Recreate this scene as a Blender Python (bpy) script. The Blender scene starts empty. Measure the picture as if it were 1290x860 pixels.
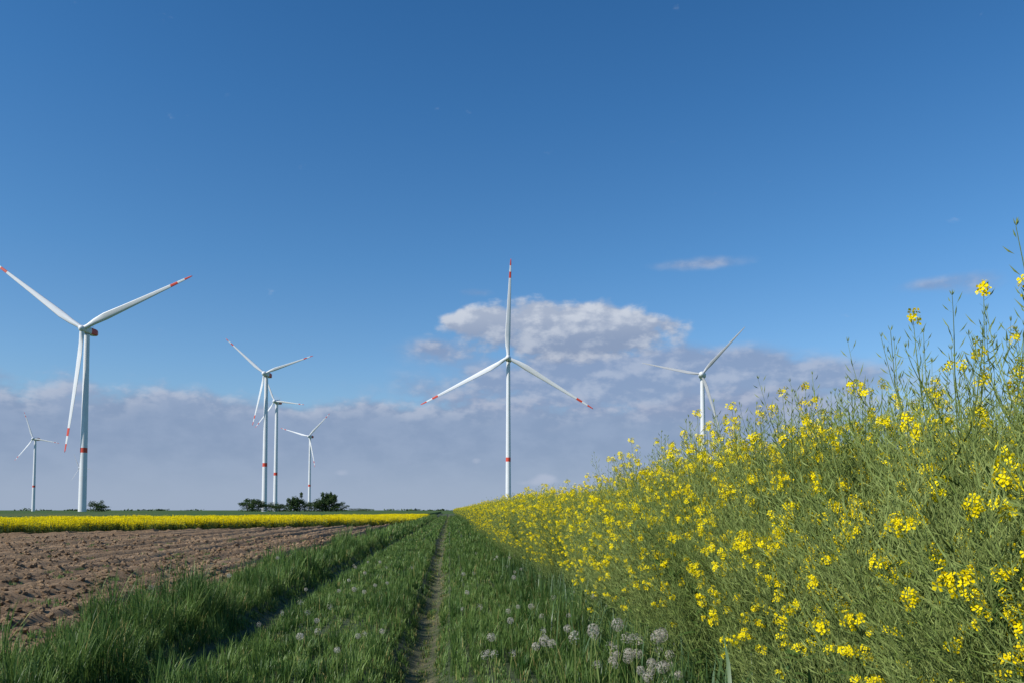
import bpy, math, random, bmesh
import numpy as np
from mathutils import Vector, Matrix, noise, Euler
random.seed(11); rng=np.random.default_rng(7)
R=random.random
def U(a,b): return a+(b-a)*random.random()
sc=bpy.context.scene
CAMH=1.2; YAWD=4.45

# ------------------------------------------------ camera
cam=bpy.data.cameras.new("camera"); camo=bpy.data.objects.new("camera",cam); sc.collection.objects.link(camo)
cam.sensor_width=36; cam.lens=28.0; cam.shift_y=.1236
camo.location=(0,0,CAMH); camo.rotation_euler=(math.radians(93),0,-math.radians(YAWD))
cam.clip_start=0.05; cam.clip_end=20000
sc.camera=camo

# ------------------------------------------------ node helpers
def newmat(name):
    m=bpy.data.materials.new(name); m.use_nodes=True; m.node_tree.nodes.clear(); return m,m.node_tree
def N(nt,t,**k):
    n=nt.nodes.new(t)
    for a,b in k.items(): setattr(n,a,b)
    return n
def mth(nt,op,a,b=None,c=None,clamp=False):
    n=N(nt,'ShaderNodeMath',operation=op); n.use_clamp=clamp
    for i,v in enumerate((a,b,c)):
        if v is None: continue
        if isinstance(v,(int,float)): n.inputs[i].default_value=v
        else: nt.links.new(v,n.inputs[i])
    return n.outputs[0]
def mixc(nt,f,a,b):
    n=N(nt,'ShaderNodeMix',data_type='RGBA')
    for s,v in ((n.inputs[0],f),(n.inputs[6],a),(n.inputs[7],b)):
        if isinstance(v,(int,float)): s.default_value=v
        elif isinstance(v,tuple): s.default_value=v if len(v)==4 else v+(1,)
        else: nt.links.new(v,s)
    return n.outputs[2]
def smooth(nt,x,a,b):
    n=N(nt,'ShaderNodeMapRange',interpolation_type='SMOOTHSTEP')
    nt.links.new(x,n.inputs[0]); n.inputs[1].default_value=a; n.inputs[2].default_value=b
    return n.outputs[0]
def noi(nt,vec,scale,detail=4,rough=.55):
    n=N(nt,'ShaderNodeTexNoise'); n.inputs['Scale'].default_value=scale
    n.inputs['Detail'].default_value=detail; n.inputs['Roughness'].default_value=rough
    if vec is not None: nt.links.new(vec,n.inputs['Vector'])
    return n.outputs[0]

def foliage(name,c1,c2,trans=.35,gloss=0,ns=1.3,amp=1.3):
    m,nt=newmat(name)
    geo=N(nt,'ShaderNodeNewGeometry')
    n1=noi(nt,geo.outputs['Position'],ns,1)
    f=mth(nt,'ADD',mth(nt,'MULTIPLY',geo.outputs['Random Per Island'],.8),mth(nt,'ADD',.1,mth(nt,'MULTIPLY',mth(nt,'SUBTRACT',n1,.5),amp)),clamp=True)
    col=mixc(nt,f,c1,c2)
    d=N(nt,'ShaderNodeBsdfDiffuse'); t=N(nt,'ShaderNodeBsdfTranslucent')
    nt.links.new(col,d.inputs[0]); nt.links.new(col,t.inputs[0])
    a=N(nt,'ShaderNodeMixShader'); a.inputs[0].default_value=trans
    nt.links.new(d.outputs[0],a.inputs[1]); nt.links.new(t.outputs[0],a.inputs[2])
    out=a
    if gloss>0:
        g=N(nt,'ShaderNodeBsdfGlossy'); g.inputs['Roughness'].default_value=.45
        b=N(nt,'ShaderNodeMixShader'); b.inputs[0].default_value=gloss
        nt.links.new(a.outputs[0],b.inputs[1]); nt.links.new(g.outputs[0],b.inputs[2]); out=b
    o=N(nt,'ShaderNodeOutputMaterial'); nt.links.new(out.outputs[0],o.inputs[0])
    return m
def solid(name,c,rough=.5,var=.06,scale=.2):
    m,nt=newmat(name); geo=N(nt,'ShaderNodeNewGeometry')
    n1=noi(nt,geo.outputs['Position'],scale,5)
    col=mixc(nt,n1,tuple(x*(1-var*2) for x in c),tuple(min(1,x*(1+var)) for x in c))
    p=N(nt,'ShaderNodeBsdfPrincipled'); p.inputs['Roughness'].default_value=rough
    nt.links.new(col,p.inputs['Base Color'])
    o=N(nt,'ShaderNodeOutputMaterial'); nt.links.new(p.outputs[0],o.inputs[0]); return m

# ------------------------------------------------ mesh builder
class B:
    def __init__(s): s.V=[]; s.F=[]; s.M=[]
    def v(s,p): s.V.append((p[0],p[1],p[2])); return len(s.V)-1
    def f(s,idx,m=0): s.F.append(tuple(idx)); s.M.append(m)
    def tube(s,pts,rad,m=0,sides=3,cap=False):
        prev=None
        for i,p in enumerate(pts):
            p=Vector(p)
            d=(Vector(pts[min(i+1,len(pts)-1)])-Vector(pts[max(i-1,0)])).normalized()
            a=d.cross(Vector((0.31,1,0.17))).normalized(); b=d.cross(a)
            ring=[s.v(p+(a*math.cos(2*math.pi*k/sides)+b*math.sin(2*math.pi*k/sides))*rad[i]) for k in range(sides)]
            if prev:
                for k in range(sides): s.f((prev[k],prev[(k+1)%sides],ring[(k+1)%sides],ring[k]),m)
            prev=ring
        if cap: s.f(prev,m)
    def obj(s,name,mats,smooth=False,coll=None):
        me=bpy.data.meshes.new(name); me.from_pydata(s.V,[],s.F)
        for mt in mats: me.materials.append(mt)
        me.polygons.foreach_set('material_index',s.M)
        if smooth: me.polygons.foreach_set('use_smooth',[True]*len(s.F))
        me.update()
        o=bpy.data.objects.new(name,me)
        (coll if coll is not None else sc.collection).objects.link(o)
        return o

def scatter(name,pts,rots,scl,idx,coll):
    me=bpy.data.meshes.new(name); n=len(pts)
    me.vertices.add(n); me.vertices.foreach_set('co',np.asarray(pts,dtype=np.float32).ravel())
    a=me.attributes.new('rot','FLOAT_VECTOR','POINT'); a.data.foreach_set('vector',np.asarray(rots,dtype=np.float32).ravel())
    a=me.attributes.new('scl','FLOAT_VECTOR','POINT'); a.data.foreach_set('vector',np.asarray(scl,dtype=np.float32).ravel())
    a=me.attributes.new('idx','INT','POINT'); a.data.foreach_set('value',np.asarray(idx,dtype=np.int32))
    o=bpy.data.objects.new(name,me); sc.collection.objects.link(o)
    ng=bpy.data.node_groups.new(name+'_scatter','GeometryNodeTree')
    ng.interface.new_socket('Geometry',in_out='INPUT',socket_type='NodeSocketGeometry')
    ng.interface.new_socket('Geometry',in_out='OUTPUT',socket_type='NodeSocketGeometry')
    gi=ng.nodes.new('NodeGroupInput'); go=ng.nodes.new('NodeGroupOutput')
    ip=ng.nodes.new('GeometryNodeInstanceOnPoints'); ci=ng.nodes.new('GeometryNodeCollectionInfo')
    ci.inputs['Collection'].default_value=coll; ci.inputs['Separate Children'].default_value=True; ci.inputs['Reset Children'].default_value=True
    ip.inputs['Pick Instance'].default_value=True
    def na(t,nm):
        x=ng.nodes.new('GeometryNodeInputNamedAttribute'); x.data_type=t; x.inputs[0].default_value=nm
        return [q for q in x.outputs if q.enabled][0]
    L=ng.links.new
    L(gi.outputs[0],ip.inputs['Points']); L(ci.outputs[0],ip.inputs['Instance'])
    L(na('INT','idx'),ip.inputs['Instance Index']); L(na('FLOAT_VECTOR','rot'),ip.inputs['Rotation']); L(na('FLOAT_VECTOR','scl'),ip.inputs['Scale'])
    L(ip.outputs[0],go.inputs[0])
    md=o.modifiers.new('scatter','NODES'); md.node_group=ng
    return o

# ------------------------------------------------ materials
M_stem=foliage('rape_stem',(.15,.21,.06),(.27,.33,.11),.15)
M_pod=foliage('rape_pod',(.17,.24,.055),(.35,.41,.14),.25)
M_leaf=foliage('rape_leaf',(.06,.12,.03),(.12,.19,.05),.35)
M_flower=foliage('rape_flower',(.90,.70,.005),(.98,.84,.02),.3)
M_grass=foliage('grass_blade',(.030,.085,.016),(.20,.30,.075),.33,.02,1.6,1.9)
M_grassdry=foliage('grass_dry',(.24,.22,.08),(.42,.36,.15),.3)
M_coarse=foliage('coarse_grass_blade',(.05,.11,.035),(.11,.19,.06),.3,.05)
M_fluff=foliage('seed_fluff',(.55,.50,.42),(.75,.72,.64),.5)
M_white=solid('turbine_white',(.70,.71,.73),.45)
M_grey=solid('turbine_grey',(.42,.43,.45),.45)
M_red=solid('turbine_red',(.62,.06,.03),.5)
M_dark=solid('turbine_dark',(.08,.08,.09),.6)
M_bark=solid('bark',(.10,.075,.05),.9)
M_tree=foliage('tree_leaf',(.03,.06,.022),(.09,.13,.05),.2,0,.2)

# ------------------------------------------------ rape plants
def srccoll(n): return bpy.data.collections.new(n)
def pod(b,p,d,L,w,m=1):
    d=d.normalized(); a=d.cross(Vector((.3,.2,1))).normalized(); c=d.cross(a)
    i0=b.v(p); mid=p+d*L*.5; up=Vector((0,0,1))*L*.06
    r=[b.v(mid+(a*math.cos(t)+c*math.sin(t))*w-up) for t in (0,2.09,4.19)]
    t=b.v(p+d*L)
    for k in range(3):
        b.f((i0,r[k],r[(k+1)%3]),m); b.f((t,r[(k+1)%3],r[k]),m)
def flower(b,p,n,s,m=2):
    n=n.normalized(); a=n.cross(Vector((.2,.9,.3))).normalized(); c=n.cross(a); r0=U(0,6.28)
    for k in range(4):
        t=r0+k*math.pi/2+U(-.15,.15)
        e=a*math.cos(t)+c*math.sin(t); g=n.cross(e)
        q=p+e*s*.12
        b.f((b.v(q),b.v(p+e*s*.75+g*s*.42+n*s*U(.05,.25)),b.v(p+e*s*1.05+n*s*U(0,.3)),b.v(p+e*s*.75-g*s*.42+n*s*U(.05,.25))),m)
def cluster(b,p,d,n,spread,fs):
    for i in range(n):
        dd=(d*U(-.2,1)+Vector((U(-1,1),U(-1,1),U(-.3,.6)))).normalized()
        q=p+dd*spread*U(.5,1)-d*spread*U(0,1.2)
        flower(b,q,dd,fs*U(.8,1.15))
    for i in range(6):
        q=p+Vector((U(-1,1),U(-1,1),U(.2,1.2)))*.009
        pod(b,q,d+Vector((U(-.4,.4),U(-.4,.4),0)),.009,.0022,1)
def branch(b,p0,az,ang0,ang1,L,r,flw,podstart,sub,podstep=.0165):
    pts=[p0]; n=6; p=p0.copy(); az2=az
    for i in range(n):
        t=i/(n-1); an=ang0+(ang1-ang0)*t**.7+U(-.09,.09); az2+=U(-.2,.2)
        p=p+Vector((math.sin(an)*math.cos(az2),math.sin(an)*math.sin(az2),math.cos(an)))*(L/n); pts.append(p)
    b.tube(pts,[r*(1-.72*i/n) for i in range(n+1)],0)
    s=podstart*L; k=U(0,6)
    while s<L*.96:
        x=s/L*n; i=min(int(x),n-1); q=pts[i].lerp(pts[i+1],x-i); ax=(pts[i+1]-pts[i]).normalized()
        k+=2.4; a=ax.cross(Vector((.3,.1,1))).normalized(); c=ax.cross(a)
        out=a*math.cos(k)+c*math.sin(k); tt=(s/L-podstart)/(1-podstart)
        d=(out*U(.8,1.1)+ax*U(.25,.9)).normalized()
        pl=U(.012,.02); e=q+d*pl; w=a*.0006
        b.f((b.v(q-w),b.v(q+w),b.v(e+w),b.v(e-w)),0)
        d2=(d+ax*.35+Vector((0,0,.2))).normalized()
        if R()<.9: pod(b,e,d2,U(.048,.068)*(1-.55*tt**2),.0022)
        s+=podstep*U(.7,1.3)
    if R()<flw:
        big=U(.75,1.2); cluster(b,pts[-1],(pts[-1]-pts[-2]).normalized(),int(random.randint(10,18)*big),.032*big,.0120)
    else:
        for i in range(5): pod(b,pts[-1],Vector((U(-.5,.5),U(-.5,.5),1)),.02,.0015)
    for j in range(sub):
        i=random.randint(1,4)
        branch(b,pts[i],az+U(-1.6,1.6),U(.6,.9),U(.1,.3),L*U(.35,.6),r*.6,flw*.85,.3,0,podstep)
def leafblade(b,p,az,L,w,m=3,an0=.9):
    prev=None
    for i in range(6):
        t=i/5
        h=Vector((math.cos(az),math.sin(az),0)); sd=Vector((-math.sin(az),math.cos(az),0))
        q=p+h*(L*t*math.sin(an0+t*.4))+Vector((0,0,1))*L*(t*math.cos(an0)-.45*t*t)
        ww=w*math.sin(math.pi*min(1,.12+t*.88))**.8*.5 if t<1 else 0.0005
        cur=(b.v(q-sd*ww),b.v(q+sd*ww))
        if prev: b.f((prev[0],prev[1],cur[1],cur[0]),m)
        prev=cur
def rape(flw,H=1.7):
    b=B(); p=Vector((0,0,-.05)); pts=[p]; az=U(0,6.28); n=8
    for i in range(n):
        an=U(.0,.16); az+=U(-.8,.8); p=p+Vector((math.sin(an)*math.cos(az),math.sin(an)*math.sin(az),math.cos(an)))*(H*.77/n); pts.append(p)
    b.tube(pts,[.0066*(1-.6*i/n) for i in range(n+1)],0,4)
    branch(b,pts[-1],az,.1,.05,H*.20,.003,flw,.1,0)
    nb=random.randint(13,16); a0=U(0,6)
    for j in range(nb):
        t=.12+.84*((j+U(0,1))/nb); x=t*n; i=min(int(x),n-1); q=pts[i].lerp(pts[i+1],x-i)
        L=min(.85,(H-q.z)*U(.5,1.0)+.06); a0+=2.4+U(-.5,.5)
        branch(b,q,a0,U(.6,1.05),U(.05,.4),L,.0034,flw,U(.2,.4),1 if L>.38 else 0)
    for j in range(12):
        z=U(.1,1.1); leafblade(b,Vector((pts[0].x*.5,0,z)),U(0,6.28),U(.10,.22),U(.025,.05))
    return b
RM=[M_stem,M_pod,M_flower,M_leaf]
# 0-5: mostly set pods, few flowers; 6-9: half the racemes still in flower
PL=[rape(f) for f in (.10,.16,.24,.30,.12,.22)]+[rape(.62) for _ in range(4)]
C_single=srccoll('rape_single_variants')
for i in (0,1,2,6,7,8): PL[i].obj('rape_single_%02d'%i,RM,coll=C_single)
PA=[np.array(b.V) for b in PL]
def tile(name,choices,coll,T=.8,n=15):
    V=[];F=[];M=[];off=0
    for k in range(n):
        c=random.choice(choices); s=U(.84,1.04); a=U(0,6.28); ca,sa=math.cos(a),math.sin(a)
        A=PA[c]*s; tx,ty=U(-.07,.07),U(-.07,.07)
        X=A[:,0]*ca-A[:,1]*sa+A[:,2]*tx; Y=A[:,0]*sa+A[:,1]*ca+A[:,2]*ty
        gx,gy=(k%4+.5+U(-.4,.4))/4-.5,(k//4+.5+U(-.4,.4))/4-.5
        V.append(np.stack([X+gx*T,Y+gy*T,A[:,2]],-1)); F+= [tuple(q+off for q in f) for f in PL[c].F]; M+=PL[c].M; off+=len(A)
    me=bpy.data.meshes.new(name); me.from_pydata(np.concatenate(V).tolist(),[],F)
    for mt in RM: me.materials.append(mt)
    me.polygons.foreach_set('material_index',M)
    coll.objects.link(bpy.data.objects.new(name,me))
C_tile=srccoll('rape_tile_variants')
for i in range(4): tile('rape_tile_%02d'%i,[0,1,2,3,4,5,0,1,2,3,4,5,6],C_tile)
for i in range(4,7): tile('rape_tile_%02d'%i,[6,7,8,9,6,7,8,9,3],C_tile)

# far blooming rape patch
C_patch=srccoll('bloom_variants')
for i in range(4):
    b=B()
    for j in range(150):
        x,y=U(-.6,.6),U(-.6,.6); h=U(.5,.85) if R()<.75 else U(.25,.6)
        b.tube([(x,y,0),(x+U(-.08,.08),y+U(-.08,.08),h)],[.006,.004],0)
        leafblade(b,Vector((x,y,U(.1,h*.8))),U(0,6.28),.2,.06)
        for k in range(7):
            d=Vector((U(-1,1),U(-1,1),U(.1,1)))
            flower(b,Vector((x+U(-.07,.07),y+U(-.07,.07),h+U(-.16,.05))),d,.028)
    b.obj('bloom_patch_%02d'%i,RM,coll=C_patch)

# ------------------------------------------------ terrain profiles (scalars and arrays)
def rutL(y): return -2.08-.08*np.sin(y*.09)+.03*np.sin(y*.9+1)
def rutR(y): return -.20-.12*np.clip((y-6)/20,0,1)+.035*np.sin(y*.55)+.02*np.sin(y*1.7)
def edgeL(y): return -3.42+.10*np.sin(y*.7)+.13*np.sin(y*.23+1)-.25*np.clip((y-10)/20,0,1)
def edgeR(y): return 1.42+.07*np.sin(y*.8)+.06*np.sin(y*.31)
def gz(x,y):
    z=.010*np.sin(x*3.1+y*1.3)+.010*np.sin(y*2.1-x*1.7)
    z=z-.18*np.exp(-((x-rutL(y))/.26)**2)-.16*np.exp(-((x-rutR(y))/.24)**2)
    return z+.10*np.exp(-((x+2.8)/.4)**2)+.04*np.exp(-((x+1.15)/.5)**2)-.10*np.clip((-3.25-x)/.3,0,1)
def sn(x,y,s=1.0,o=0):
    return (np.sin(x*2.3*s+1.1*y*s+o)+np.sin(-x*1.7*s+2.3*y*s+1.3+o)+np.sin(x*4.9*s+3.1*y*s+2+o)*.7+np.sin(-x*3.9*s+5.3*y*s+.5+o)*.6+np.sin(x*9.1*s-7.7*y*s+o)*.4)/3.0
def gridmesh(name,xs,ys,fz,mat,attr=None):
    nx,ny=len(xs),len(ys); V=[];A=[]
    for y in ys:
        for x in xs:
            V.append((x,y,float(fz(x,y))))
            if attr: A.append(float(attr(x,y)))
    F=[(j*nx+i,j*nx+i+1,(j+1)*nx+i+1,(j+1)*nx+i) for j in range(ny-1) for i in range(nx-1)]
    me=bpy.data.meshes.new(name); me.from_pydata(V,[],F); me.materials.append(mat)
    me.polygons.foreach_set('use_smooth',[True]*len(F))
    if attr:
        a=me.attributes.new('rut','FLOAT','POINT'); a.data.foreach_set('value',A)
    o=bpy.data.objects.new(name,me); sc.collection.objects.link(o); return o
def geom(a,b,s0,ratio):
    out=[a]; s=s0
    while out[-1]<b: out.append(out[-1]+s); s*=ratio
    return out
m,nt=newmat('track_soil'); geo=N(nt,'ShaderNodeNewGeometry'); at=N(nt,'ShaderNodeAttribute',attribute_name='rut')
n1=noi(nt,geo.outputs['Position'],9,6,.65); n2=noi(nt,geo.outputs['Position'],2.2,4)
green=mixc(nt,n1,(.025,.04,.012),(.06,.085,.025)); dry=mixc(nt,smooth(nt,n1,.3,.7),(.04,.045,.018),(.20,.17,.08))
f=mth(nt,'ADD',mth(nt,'MULTIPLY',at.outputs['Fac'],.85),mth(nt,'MULTIPLY',mth(nt,'SUBTRACT',n2,.55),2.8),clamp=True)
col=mixc(nt,f,green,dry)
bp=N(nt,'ShaderNodeBump'); bp.inputs['Strength'].default_value=.9; bp.inputs['Distance'].default_value=.03; nt.links.new(noi(nt,geo.outputs['Position'],25,6,.7),bp.inputs['Height'])
p=N(nt,'ShaderNodeBsdfPrincipled'); p.inputs['Roughness'].default_value=.95; nt.links.new(col,p.inputs['Base Color']); nt.links.new(bp.outputs[0],p.inputs['Normal'])
o=N(nt,'ShaderNodeOutputMaterial'); nt.links.new(p.outputs[0],o.inputs[0]); M_track=m
ratt=lambda x,y: max(.9*math.exp(-((x-rutR(y))/.18)**4),.35*math.exp(-((x-rutL(y))/.18)**4))
gridmesh('grass_track_ground',list(np.arange(-3.6,2.3,.07))+[3,6,14,40,80],geom(-6,260,.14,1.014),gz,M_track,ratt)

# ploughed soil
m,nt=newmat('ploughed_soil'); geo=N(nt,'ShaderNodeNewGeometry')
mp=N(nt,'ShaderNodeMapping'); mp.inputs['Scale'].default_value=(1,.05,1); nt.links.new(geo.outputs['Position'],mp.inputs[0])
n1=noi(nt,geo.outputs['Position'],14,7,.7); n2=noi(nt,mp.outputs[0],1.3,3,.6); n3=noi(nt,geo.outputs['Position'],.25,3)
c=mixc(nt,smooth(nt,n1,.3,.7),(.11,.064,.035),(.37,.25,.15))
c=mixc(nt,smooth(nt,n2,.42,.58),c,mixc(nt,.55,c,(.42,.285,.17)))
c=mixc(nt,mth(nt,'MULTIPLY',smooth(nt,n3,.4,.7),.35),c,(.18,.118,.068))
bp=N(nt,'ShaderNodeBump'); bp.inputs['Strength'].default_value=1; bp.inputs['Distance'].default_value=.06; nt.links.new(noi(nt,geo.outputs['Position'],13,8,.75),bp.inputs['Height'])
p=N(nt,'ShaderNodeBsdfPrincipled'); p.inputs['Roughness'].default_value=.95; p.inputs['Specular IOR Level'].default_value=.15; nt.links.new(c,p.inputs['Base Color']); nt.links.new(bp.outputs[0],p.inputs['Normal'])
o=N(nt,'ShaderNodeOutputMaterial'); nt.links.new(p.outputs[0],o.inputs[0]); M_soil=m
def soilz(x,y):
    a=noise.noise(Vector((x*7,y*7,1)))*.03+noise.noise(Vector((x*17,y*17,4)))*.02+abs(noise.noise(Vector((x*3.2,y*3.2,2))))*.045
    ph=x*2*math.pi/.62+noise.noise(Vector((x*.5,y*.2,0)))*2.2
    row=.044*math.sin(ph)+.08*math.exp(-(math.sin(ph/5)/.25)**2)*.9-.045
    far=1+max(0,y-12)*.03
    return (a+row)*far -.10*min(1,max(0,(x+3.5)/.15))
xs=[-x for x in geom(3.1,62,.045,1.009)][::-1]
gridmesh('ploughed_field',xs,geom(1,100,.05,1.009),soilz,M_soil)
C_cl=srccoll('clod_variants')
for i in range(4):
    bm=bmesh.new(); bmesh.ops.create_icosphere(bm,subdivisions=2,radius=1)
    for v in bm.verts:
        v.co*=1+.6*noise.noise(v.co*1.4+Vector((i*9,0,0)))+.2*noise.noise(v.co*4); v.co.z*=.65
    me=bpy.data.meshes.new('clod_%02d'%i); bm.to_mesh(me); bm.free(); me.materials.append(M_soil)
    C_cl.objects.link(bpy.data.objects.new('clod_%02d'%i,me))
P=[];Ro=[];S=[]
for k in range(21000):
    y=4+34*R()**1.6; x=-3.4-abs(U(0,1))**1.3*(.75*y+3)
    s=.009+.038*R()**3
    s*=1+y*.02
    P.append((x,y,soilz(x,y)+s*.2)); Ro.append((U(-.5,.5),U(-.5,.5),U(0,6.28))); S.append((s*U(.8,1.3),s,s))
scatter('soil_clods',P,Ro,S,[random.randrange(4) for _ in P],C_cl)

# ------------------------------------------------ grass (one real mesh per zone)
def blades(name,X,Y,Z,H,W,mats,mi,bmin=.1,bmax=.95,az=None):
    n=len(X); bend=rng.uniform(bmin,bmax,n)
    if az is None: az=rng.uniform(0,2*np.pi,n)
    a2=az+np.pi/2+rng.uniform(-.6,.6,n)
    hx,hy=np.cos(az),np.sin(az); sx,sy=np.cos(a2),np.sin(a2)
    V=np.zeros((n,7,3),dtype=np.float32)
    for i,t in enumerate((0,.42,.76,1)):
        cx=X+hx*bend*.5*H*t*t; cy=Y+hy*bend*.5*H*t*t; cz=Z+H*(t-.33*bend*t**3)
        if i==3: V[:,6]=np.stack([cx,cy,cz],-1)
        else:
            w=W*.5*(1-.3*t)
            V[:,2*i]=np.stack([cx-sx*w,cy-sy*w,cz],-1); V[:,2*i+1]=np.stack([cx+sx*w,cy+sy*w,cz],-1)
    tmpl=np.array([0,1,3,2,2,3,5,4,4,5,6]); loops=(np.arange(n)[:,None]*7+tmpl).ravel().astype(np.int32)
    starts=(np.arange(n)[:,None]*11+np.array([0,4,8])).ravel().astype(np.int32)
    me=bpy.data.meshes.new(name); me.vertices.add(n*7); me.vertices.foreach_set('co',V.ravel())
    me.loops.add(n*11); me.loops.foreach_set('vertex_index',loops)
    me.polygons.add(n*3); me.polygons.foreach_set('loop_start',starts)
    for mt in mats: me.materials.append(mt)
    me.polygons.foreach_set('material_index',np.repeat(mi,3).astype(np.int32))
    me.update(calc_edges=True)
    o=bpy.data.objects.new(name,me); sc.collection.objects.link(o); return o
def hsh(i,j,k): 
    v=np.sin(i*127.1+j*311.7+k*74.7)*43758.5453; return v-np.floor(v)
def grass(name,y0,y1,dens,w,cell):
    n=int((y1-y0)*6.4*dens); y=rng.uniform(y0,y1,n); x=rng.uniform(-4.0,2.4,n)
    ci,cj=np.floor(x/cell),np.floor(y/cell)
    tx=(ci+.2+.6*hsh(ci,cj,1))*cell; ty=(cj+.2+.6*hsh(ci,cj,2))*cell
    pull=.55*rng.random(n)**.7
    x=x+(tx-x)*pull; y=y+(ty-y)*pull
    th=.55+.85*hsh(ci,cj,3)**1.3
    az=np.arctan2(y-ty,x-tx)+rng.normal(0,.7,n)
    az=np.where(rng.random(n)<.3,rng.uniform(0,6.28,n),az)
    wl=.03*sn(x*0,y,1.3); wr=.06*sn(x*0,y,1.9,2)+.03*sn(x*0,y,6,1)
    dl=np.abs(x-rutL(y))+wl; dr=np.abs(x-rutR(y))+wr
    nn=np.clip(.95+.6*sn(x,y,.8)+.4*sn(x,y,2.7,4),.3,2)*th
    taper=.45+.55*np.clip((x-edgeL(y))/.5,0,1)
    h=np.where(x<rutL(y),.37*nn*taper,np.where(x<rutR(y),(.14+.09*np.exp(-((x-rutR(y)+.38)/.2)**2)+.05*np.exp(-((x-rutL(y)-.4)/.2)**2))*nn,(.18+.16*np.clip((x-.6)/.8,0,1))*nn))
    k=np.clip((np.minimum(dl-.06,dr-.03)-.08)/.17,0,1)
    H=np.maximum(.03,h*(np.where(dl<dr,.13,.30)+np.where(dl<dr,.87,.70)*k))*rng.uniform(.4,1.12,n)
    keep=(x>edgeL(y)+rng.uniform(-.22,.15,n)+.22*np.maximum(0,sn(x*0,y,.6)))
    inr=k<=.05
    keep&=(~inr)|(rng.random(n)<np.where(dl<dr,.45,.30)+.45*(sn(x,y,1.5,3)>.1))
    keep&=~((x>edgeR(y)+.3)&(rng.random(n)<.6))
    x,y,H,k,az,nn=x[keep],y[keep],H[keep],k[keep],az[keep],nn[keep]
    mi=(rng.random(len(x))<np.where((k<.3)&(x>-1),.28,np.where(k<.3,.12,np.where(nn<.6,.12,.04)))).astype(int)
    blades(name,x,y,gz(x,y)-.01,H,w*rng.uniform(.6,1.3,len(x)),[M_grass,M_grassdry],mi,az=az)
grass('grass_verge',1.5,12,2900,.0060,.15)
grass('grass_verge',12,28,1100,.0105,.22)
grass('grass_verge',28,150,200,.028,.5)
n=2600; y=rng.uniform(1.8,14,n); x=edgeR(y)+rng.normal(.05,.22,n)
blades('coarse_grass',x,y,gz(x,y),rng.uniform(.3,.62,n),rng.uniform(.006,.013,n),[M_coarse],np.zeros(n,int))
n=110; y=rng.normal(3.1,.45,n); x=1.5+rng.normal(0,.16,n)
blades('coarse_grass',x,y,gz(x,y),rng.uniform(.5,.95,n),rng.uniform(.012,.022,n),[M_coarse],np.zeros(n,int),.6,1.5)
n=6000; k=rng.integers(0,260,n); cy=rng.uniform(6,38,260); cx=-3.7-rng.random(260)**2.4*.7*cy
x=cx[k]+rng.normal(0,.05,n); y=cy[k]+rng.normal(0,.05,n)
blades('weed_seedlings',x,y,np.zeros(n)+.0,rng.uniform(.02,.08,n),np.full(n,.010),[M_grass],np.zeros(n,int))

# ------------------------------------------------ rape crop scatter
P=[];Ro=[];S=[];I=[]
def hfac(x,y):
    near=min(1,max(0,1-max(0,y-3.2)/7.0))
    return (.96+.20*near)*(1+.06*noise.noise(Vector((x*.9,y*.9,8))))
def tiles(y0,y1,d0,d1,step,flp,sxy=1):
    for y in np.arange(y0,y1,step):
        for d in np.arange(d0,d1,step):
            yy=y+U(-.15,.15); x=edgeR(yy)+.25+.4+d+U(-.12,.12); s=hfac(x,yy)*U(.95,1.04)
            P.append((x,yy,0 if x>2.3 else float(gz(x,yy)))); Ro.append((0,0,random.randrange(4)*math.pi/2+U(-.3,.3))); S.append((min(s,1.05)*sxy,min(s,1.05)*sxy,s))
            pf=flp*(1+.9*noise.noise(Vector((x*.7,yy*.55,3))))
            I.append(random.randrange(4,7) if R()<pf else random.randrange(4))
tiles(-.4,5,0,2.4,.72,.2); tiles(5,10,0,2.4,.74,.5); tiles(10,18,0,2.4,.76,.9); tiles(18,44,0,2.2,.8,1.3); tiles(44,110,0,2.4,.95,2,1.15); tiles(110,240,0,3,1.4,2,1.5)
tiles(0,12,2.6,9,1.25,.3,1.2); tiles(12,60,2.6,12,2.4,.6,1.6); tiles(4,90,13,45,5,.6,2)
scatter('rapeseed_crop',P,Ro,S,I,C_tile)
P=[];Ro=[];S=[];I=[]
for _ in range(480):
    y=.8+40*R()**1.4; x=edgeR(y)+.25+U(-.22,.15); s=U(.55,.98)
    P.append((x,y,float(gz(x,y)))); Ro.append((U(-.15,.15),U(-.35,-.02),U(-.5,.5))); S.append((s,s,s)); I.append(random.choice([3,4,5]) if R()<min(.95,.15+y/14) else random.randrange(3))
scatter('rapeseed_crop',P,Ro,S,I,C_single)

# far blooming strip
P=[];Ro=[];S=[]
A=np.array([-3.9,66.]);Dv=np.array([-19.4,-24.7]);Ln=np.linalg.norm(Dv);Dv/=Ln; Nv=np.array([Dv[1],-Dv[0]])
if Nv[1]<0: Nv=-Nv
for s in np.arange(-30,62,.85):
    for w in np.arange(0,16,1.0):
        q=A+Dv*s+Nv*w+rng.uniform(-.4,.4,2)
        if q[0]>-3.6: continue
        k=U(.9,1.12); P.append((q[0],q[1],0)); Ro.append((0,0,U(0,6.28))); S.append((k,k,k*U(.70,.88)))
for y in np.arange(66,120,1.0):
    for x in np.arange(-3.8,-9,-1.0):
        k=U(.85,1.05); P.append((x+U(-.3,.3),y+U(-.3,.3),0)); Ro.append((0,0,U(0,6.28))); S.append((k,k,k*.76))
scatter('blooming_rapeseed_strip',P,Ro,S,[random.randrange(4) for _ in P],C_patch)

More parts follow.
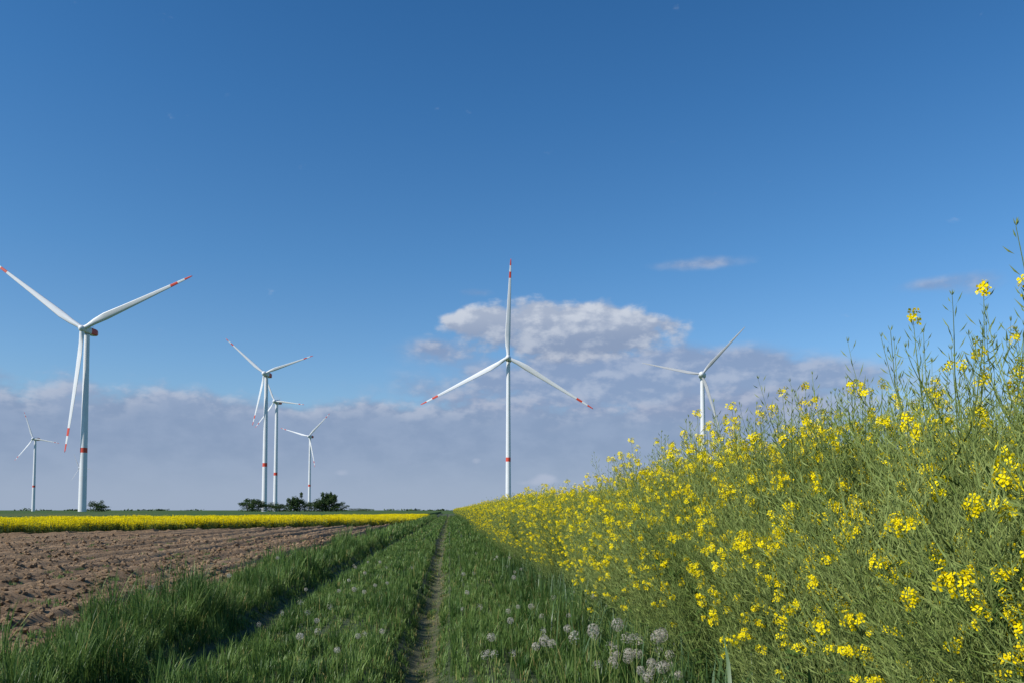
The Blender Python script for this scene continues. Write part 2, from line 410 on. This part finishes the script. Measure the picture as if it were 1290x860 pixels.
# ------------------------------------------------ far ground
m,nt=newmat('farmland'); geo=N(nt,'ShaderNodeNewGeometry')
n1=noi(nt,geo.outputs['Position'],.02,3); n2=noi(nt,geo.outputs['Position'],.6,6)
c=mixc(nt,n2,(.035,.075,.018),(.07,.125,.03)); c=mixc(nt,smooth(nt,n1,.5,.6),c,(.09,.11,.035))
p=N(nt,'ShaderNodeBsdfPrincipled'); p.inputs['Roughness'].default_value=.9; p.inputs['Specular IOR Level'].default_value=.1; nt.links.new(c,p.inputs['Base Color'])
o=N(nt,'ShaderNodeOutputMaterial'); nt.links.new(p.outputs[0],o.inputs[0]); M_farm=m
b=B(); G=12000
for q in ((-G,-G,-.35),(G,-G,-.35),(G,G,-.35),(-G,G,-.35)): b.v(q)
b.f((0,1,2,3)); b.obj('ground',[M_farm])
b=B()
a0=A+Dv*62+Nv*14
poly=[(a0[0],a0[1]),(-4.5,95),(-4.5,420),(-420,420),(-420,a0[1])]
top=[b.v((x,y,.48)) for x,y in poly]; bot=[b.v((x,y,-.3)) for x,y in poly]; b.f(top)
for i in range(5): b.f((top[i],bot[i],bot[(i+1)%5],top[(i+1)%5]))
b.obj('wheat_field',[M_farm])

# ------------------------------------------------ trees
def crown(b,c,rx,rz,n,leaf,m=1):
    for _ in range(n):
        d=Vector((random.gauss(0,1),random.gauss(0,1),random.gauss(0,1))).normalized(); r=R()**.4
        k=1+.6*noise.noise(d*2.3+c*.1)
        p=c+Vector((d.x*rx,d.y*rx,d.z*rz))*r*k
        e=Vector((U(-1,1),U(-1,1),U(-1,1))).normalized(); g=e.cross(Vector((U(-1,1),U(-1,1),U(-1,1)))).normalized(); s=leaf*U(.6,1.3)
        b.f((b.v(p-e*s),b.v(p+g*s*.6),b.v(p+e*s),b.v(p-g*s*.6)),m)
def tree(b,x,y,h,w):
    base=Vector((x,y,-.3))
    b.tube([base,base+Vector((U(-.1,.1),0,h*.3)),base+Vector((U(-.3,.3),0,h*.75))],[h*.035,h*.025,h*.008],0,6)
    for j in range(8):
        a=j*.8+U(0,.5); p=base+Vector((0,0,h*U(.2,.55))); e=p+Vector((math.cos(a)*w*U(.2,.5),math.sin(a)*w*.4,h*U(.12,.42)))
        b.tube([p,(p+e)/2+Vector((0,0,.1)),e],[h*.015,h*.01,h*.004],0,4)
        crown(b,e,w*U(.14,.28),h*U(.10,.2),110,h*.04)
    crown(b,base+Vector((U(-.1,.1)*w,0,h*.55)),w*.34,h*.3,240,h*.045)
    crown(b,base+Vector((0,0,h*.2)),w*.5,h*.2,200,h*.045)
def bearing(deg,D):
    a=math.radians(deg); return math.sin(a)*D,math.cos(a)*D
b=B()
# (bearing in degrees from the track direction, distance m, height m, width m)
for bd,D,h,w in ((-13.91,560,8,10),(-13.56,570,9.5,9),(-13.15,575,8,10),(-12.46,580,6,10),(-12.1,590,5,9),(-11.82,590,6,9),(-11.41,590,5,9),(-11.04,600,10,6),(-10.62,600,12,7),(-10.14,605,8,10),(-9.66,600,7,10),(-9.12,600,11,9),(-8.70,605,14,9),(-8.32,600,13,8),(-7.94,610,8,8),(-7.55,600,5,8),(-6.84,620,3,10),(-6.3,630,2.5,9),(-5.9,650,3,10)):
    x,y=bearing(bd,D); tree(b,x,y,h*1.12,w*1.1)
b.obj('distant_trees',[M_bark,M_tree])
b=B(); x,y=bearing(-23.1,600); tree(b,x,y,8.5,11); x,y=bearing(-22.8,603); tree(b,x,y,6,9); b.obj('bush',[M_bark,M_tree])
b=B()
for k in range(90):
    x,y=bearing(U(-45,45),U(1800,2600)); crown(b,Vector((x,y,U(1,2))),U(10,26),U(1.5,3.5),26,2.6,0)
b.obj('distant_hedgerow',[M_tree])

# ------------------------------------------------ turbines: hub x,y,z (m), heading, rotor phase, rotor radius, style
T=[(-213.94,477.24,106.53,-.156,.414,72.5,'red'),(-155.34,675.36,115.29,-.160,.320,44.5,'red'),
   (-184.46,850.22,115.50,-.291,6.147,34.9,'red'),(-220.60,1261.86,116.46,-.318,.763,50.1,'red'),
   (-593.83,1183.36,103.09,-.159,1.919,40.7,'red'),(-898.39,2008.21,103.25,-.338,6.186,38.2,'plain'),
   (45.00,618.37,120.73,-.119,1.540,78.1,'red'),(179.68,554.62,98.43,-.376,.807,44.0,'plain')]
def blade(b,Rr,style):
    secs=[(0,2.4,2.4,0),(.03,2.4,2.3,0),(.10,3.1,1.6,.25),(.2,4.0,1.0,.3),(.35,3.3,.7,.22),(.55,2.5,.45,.14),(.75,1.8,.3,.08),(.80,1.6,.28,.07),(.865,1.4,.22,.06),(.93,1.1,.16,.05),(.985,.7,.1,.04),(1,.25,.05,.04)]
    prev=None; sf=Rr/65
    for t,ch,th,tw in secs:
        c=ch*.95*sf; h=th*.95*sf; ring=[]
        tw=tw+.12
        for k in range(10):
            a=2*math.pi*k/10; x=math.cos(a)*c*.5 - (0 if t<.06 else c*.18); y=math.sin(a)*h*.5*(1 if t<.06 else (1.2+.8*math.cos(a))/1.6)
            ring.append(b.v((x*math.cos(tw)-y*math.sin(tw),x*math.sin(tw)+y*math.cos(tw)-1.2*t*t,1.2+t*(Rr-1.2))))
        if prev:
            tm=(t+prev[1])/2; m=0
            if style=='red' and (tm>.93 or .80<tm<.865): m=1
            for k in range(10): b.f((prev[0][k],prev[0][(k+1)%10],ring[(k+1)%10],ring[k]),m)
        prev=(ring,t)
    b.f(prev[0],0)
def turbine(C,al,ph,Rr,style):
    base=Vector((C[0],C[1],0))-Matrix.Rotation(al,3,'Z')@Vector((0,-4.6,0)); H=C[2]
    e=bpy.data.objects.new('wind_turbine',None); sc.collection.objects.link(e); e.location=base; e.rotation_euler=(0,0,al)
    b=B()
    hs=sorted(set([-1,0,2.5]+list(np.linspace(8,H-2.4,9))+([H*.325,H*.352,] if style=='red' else [])))
    prev=None; rb,rt=(2.2,1.45)
    for z in hs:
        r=rb+(rt-rb)*max(0,z)/H; ring=[b.v((r*math.cos(k*math.pi/14),r*math.sin(k*math.pi/14),z)) for k in range(28)]
        if prev:
            zm=(z+prev[1])/2; m=1 if style=='red' and H*.325<zm<H*.352 else 0
            for k in range(28): b.f((prev[0][k],prev[0][(k+1)%28],ring[(k+1)%28],ring[k]),m)
        prev=(ring,z)
    t=b.obj('tower',[M_white,M_red],smooth=True); t.parent=e
    b=B(); egg=style=='plain'
    prof=[(-3.4,1.5,1.5),(-2.9,1.75,1.8),(-.5,2.0,2.1),(1.5,2.0,2.1),(5.5,2.0,2.1),(7.5,1.9,1.9),(8.6,1.5,1.4)] if not egg else [(-3.2,1.9,1.9),(-1.5,2.7,2.7),(.5,2.8,2.8),(3,2.3,2.3),(5,1.4,1.4),(5.8,.5,.5)]
    prev=None
    for y,w,h in prof:
        ring=[]
        for k in range(20):
            a=2*math.pi*k/20; ca,sa=math.cos(a),math.sin(a); pw=1.0 if egg else .45
            ring.append(b.v((w*math.copysign(abs(ca)**pw,ca),y,H+h*math.copysign(abs(sa)**pw,sa))))
        if prev:
            ym=(y+prev[1])/2
            for k in range(20):
                side=abs(math.sin(2*math.pi*(k+.5)/20))<.8
                b.f((prev[0][k],prev[0][(k+1)%20],ring[(k+1)%20],ring[k]),1 if (style=='red' and 1.5<ym<7.5 and side) else 0)
        else: b.f(ring[::-1],0)
        prev=(ring,y)
    b.f(prev[0],0)
    b.tube([(0,5.5,H+1.8),(0,5.5,H+3.6)],[.08,.05],2,6); b.tube([(-.8,5.5,H+3.2),(.8,5.5,H+3.2)],[.06,.06],2,6)
    o=b.obj('nacelle',[M_white,M_red,M_dark],smooth=False); o.parent=e
    b=B(); prev=None
    for y,r in ((-3.3,1.7),(-4,2.0),(-5,2.0),(-6,1.7),(-6.8,1.0),(-7.1,.2)):
        ring=[b.v((r*math.cos(k*math.pi/10),y,H+r*math.sin(k*math.pi/10))) for k in range(20)]
        if prev:
            for k in range(20): b.f((prev[k],prev[(k+1)%20],ring[(k+1)%20],ring[k]),0)
        prev=ring
    b.f(prev,0)
    o=b.obj('hub',[M_white],smooth=True); o.parent=e
    for k in range(3):
        th=ph+k*2*math.pi/3; b=B(); blade(b,Rr,style)
        o=b.obj('blade_%d'%(k+1),[M_white if style=='red' else M_grey,M_red],smooth=True); o.parent=e
        o.location=(0,-4.6,H); o.rotation_euler=(0,math.pi/2-th,0)
for t in T: turbine(t[:3],t[3],t[4],t[5],t[6])

# ------------------------------------------------ dandelion seed heads
C_d=srccoll('dandelion_variants')
for v in range(3):
    b=B(); top=Vector((U(-.04,.04),U(-.04,.04),.30)); b.tube([(0,0,0),top*.5+Vector((.01,0,0)),top],[.0022,.002,.0018],0,4)
    for k in range(130 if v<2 else 80):
        d=Vector((random.gauss(0,1),random.gauss(0,1),random.gauss(0,1))).normalized()
        if v==2 and d.x>.2: continue
        p=top+d*.021; a=d.cross(Vector((.1,.3,1))).normalized(); c=d.cross(a)
        b.f((b.v(top+d*.004),b.v(top+d*.004+a*.0004),b.v(p)),1)
        for q in range(3):
            t=q*1.05; e=(a*math.cos(t)+c*math.sin(t))*.0045
            g=d.cross(e).normalized()*.0007
            b.f((b.v(p-e+d*.002),b.v(p-g),b.v(p+e+d*.002),b.v(p+g)),1)
    b.obj('seedhead_%02d'%v,[M_stem,M_fluff],coll=C_d)
P=[];Ro=[];S=[]
def dand(x,y,s,h=1):
    P.append((x,y,float(gz(x,y)))); Ro.append((U(-.2,.2),U(-.2,.2),U(0,6))); S.append((s,s,s*h))
for _ in range(26): y=5.2+9*R()**1.4; dand(U(-1.6,-.55),y,U(.9,1.15))
for _ in range(36): y=4.6+12*R()**1.5; dand(U(.1,1.4),y,U(.95,1.3))
for _ in range(32): dand(random.gauss(.95,.15),random.gauss(4.4,.25),U(1.0,1.7),U(.9,1.15))
for _ in range(4): y=6+7*R(); dand(U(-3.1,-2.5),y,U(1.1,1.4))
scatter('dandelion_seedheads',P,Ro,S,[random.randrange(3) for _ in P],C_d)

# ------------------------------------------------ sun + world
sd=Vector((-.88,-.42,0)).normalized(); EL=math.radians(38)
sv=Vector((sd.x*math.cos(EL),sd.y*math.cos(EL),math.sin(EL)))
sl=bpy.data.lights.new('sun','SUN'); sl.energy=5.0; sl.angle=math.radians(.5); sl.color=(1,.95,.86)
so=bpy.data.objects.new('sun',sl); sc.collection.objects.link(so); so.rotation_euler=sv.to_track_quat('Z','Y').to_euler(); so.location=(-50,-40,60)
w=bpy.data.worlds.new('World'); sc.world=w; w.use_nodes=True; nt=w.node_tree; nt.nodes.clear()
sky=N(nt,'ShaderNodeTexSky',sky_type='NISHITA'); sky.sun_disc=False; sky.sun_elevation=EL; sky.sun_rotation=math.atan2(sd.x,sd.y)%(2*math.pi)
sky.altitude=100; sky.air_density=1.0; sky.dust_density=.6; sky.ozone_density=2.0
tc=N(nt,'ShaderNodeTexCoord'); sp=N(nt,'ShaderNodeSeparateXYZ'); nt.links.new(tc.outputs['Generated'],sp.inputs[0])
x,y,z=sp.outputs
deg=180/math.pi
az=mth(nt,'MULTIPLY',mth(nt,'ARCTAN2',x,y),deg)
el=mth(nt,'MULTIPLY',mth(nt,'ARCSINE',z),deg)
cv=N(nt,'ShaderNodeCombineXYZ'); nt.links.new(az,cv.inputs[0]); nt.links.new(mth(nt,'MULTIPLY',el,1.7),cv.inputs[1])
nA=noi(nt,cv.outputs[0],.34,7,.55)
cv2=N(nt,'ShaderNodeVectorMath',operation='ADD'); nt.links.new(cv.outputs[0],cv2.inputs[0]); cv2.inputs[1].default_value=(-.5,.8,0)
nB=noi(nt,cv2.outputs[0],.34,4,.55)
nL=noi(nt,cv.outputs[0],.10,2,.5)
FP=1003.0
def ang(px,py):
    a=math.atan((px-645)/FP); return math.degrees(a)+YAWD, math.degrees(math.atan((642-py)/FP*math.cos(a)))
def blob(px,py,a,b_,wt):
    A0,E0=ang(px,py); a/=17.5; b_/=17.5
    u=mth(nt,'DIVIDE',mth(nt,'SUBTRACT',az,A0),a); v=mth(nt,'DIVIDE',mth(nt,'SUBTRACT',el,E0),b_)
    r=mth(nt,'ADD',mth(nt,'MULTIPLY',u,u),mth(nt,'MULTIPLY',v,v))
    return mth(nt,'MULTIPLY',mth(nt,'EXPONENT',mth(nt,'MULTIPLY',r,-1)),wt)
def total(l):
    s=l[0]
    for q in l[1:]: s=mth(nt,'ADD',s,q)
    return s
nc=mth(nt,'MULTIPLY',mth(nt,'SUBTRACT',nA,.5),2.6)
light=smooth(nt,mth(nt,'SUBTRACT',nA,nB),-.08,.16)
cum=total([blob(645,401,70,24,.95),blob(730,402,68,30,1.05),blob(780,398,42,22,.7),blob(585,402,42,16,.78),blob(700,436,135,24,.9),blob(790,428,50,20,.65),blob(850,405,38,13,.58)])
cumA=smooth(nt,mth(nt,'ADD',cum,mth(nt,'MULTIPLY',nc,.9)),.42,1.05)
sh=total([blob(850,474,150,28,1.15),blob(545,438,55,16,.65),blob(620,495,170,28,.75),blob(885,328,62,9,.6),blob(1205,352,55,10,.65),blob(1240,362,25,7,.4),blob(600,366,25,6,.5),blob(940,500,130,36,1.2),blob(1100,480,120,25,.35),blob(760,460,160,24,.85)])
shA=mth(nt,'MULTIPLY',smooth(nt,mth(nt,'MULTIPLY',sh,mth(nt,'ADD',1,mth(nt,'MULTIPLY',nc,.9))),.15,.95),.85)
top=mth(nt,'ADD',8.2,mth(nt,'ADD',mth(nt,'MULTIPLY',nc,1.3),mth(nt,'MULTIPLY',mth(nt,'SUBTRACT',nL,.5),3.5)))
dep=mth(nt,'SUBTRACT',top,el)
bankA=mth(nt,'MULTIPLY',smooth(nt,dep,-.2,1.1),.92)
fade=mth(nt,'SUBTRACT',1,mth(nt,'MULTIPLY',smooth(nt,az,20,36),.7))
bankA=mth(nt,'MULTIPLY',bankA,fade)
edge=mth(nt,'SUBTRACT',1,smooth(nt,dep,.2,2.6))
pf=total([blob(600,580,9,7,1.0),blob(690,603,22,9,1.0),blob(430,595,12,6,.8),blob(415,507,14,5,.8),blob(660,608,30,6,.7)])
pfA=mth(nt,'MULTIPLY',smooth(nt,mth(nt,'ADD',pf,mth(nt,'MULTIPLY',nc,.6)),.5,1.2),.5)
def K(c,s=10): return tuple(v*s for v in c)+(1,)
rp=N(nt,'ShaderNodeValToRGB'); nt.links.new(mth(nt,'DIVIDE',el,90),rp.inputs[0])
E=rp.color_ramp.elements
def setst(e,p,c): e.position=p; e.color=tuple(v/1.5 for v in c)+(1,)
setst(E[0],.05,(.92,1.06,1.2)); setst(E[1],.42,(.31,.83,1.24))
e=E.new(.19); setst(e,.19,(.58,1.03,1.34)); e=E.new(.11); setst(e,.11,(.78,1.08,1.31))
e=E.new(.30); setst(e,.30,(.42,.94,1.32))
sk=N(nt,'ShaderNodeVectorMath',operation='MULTIPLY'); nt.links.new(sky.outputs[0],sk.inputs[0]); nt.links.new(rp.outputs[0],sk.inputs[1])
sk2=N(nt,'ShaderNodeVectorMath',operation='SCALE'); nt.links.new(sk.outputs[0],sk2.inputs[0]); sk2.inputs['Scale'].default_value=1.5
c=sk2.outputs[0]
body=mixc(nt,smooth(nt,nA,.35,.65),K((.245,.325,.49)),K((.285,.365,.53)))
low=mixc(nt,smooth(nt,el,0,5),K((.34,.42,.57)),body)
bankc=mixc(nt,mth(nt,'MULTIPLY',edge,light),low,K((.49,.54,.66)))
c=mixc(nt,bankA,c,bankc)
c=mixc(nt,shA,c,mixc(nt,light,K((.255,.33,.50)),K((.41,.465,.60))))
c=mixc(nt,pfA,c,K((.50,.55,.68)))
vt=smooth(nt,el,ang(700,435)[1],ang(700,385)[1])
cl=mth(nt,'ADD',mth(nt,'MULTIPLY',light,.6),mth(nt,'MULTIPLY',vt,.4),clamp=True)
c=mixc(nt,mth(nt,'MULTIPLY',cumA,.93),c,mixc(nt,cl,K((.26,.33,.48)),K((.62,.66,.74))))
bg=N(nt,'ShaderNodeBackground'); bg.inputs[1].default_value=.1; nt.links.new(c,bg.inputs[0])
o=N(nt,'ShaderNodeOutputWorld'); nt.links.new(bg.outputs[0],o.inputs[0])
sc.view_settings.view_transform='Standard'; sc.view_settings.look='None'; sc.view_settings.exposure=0
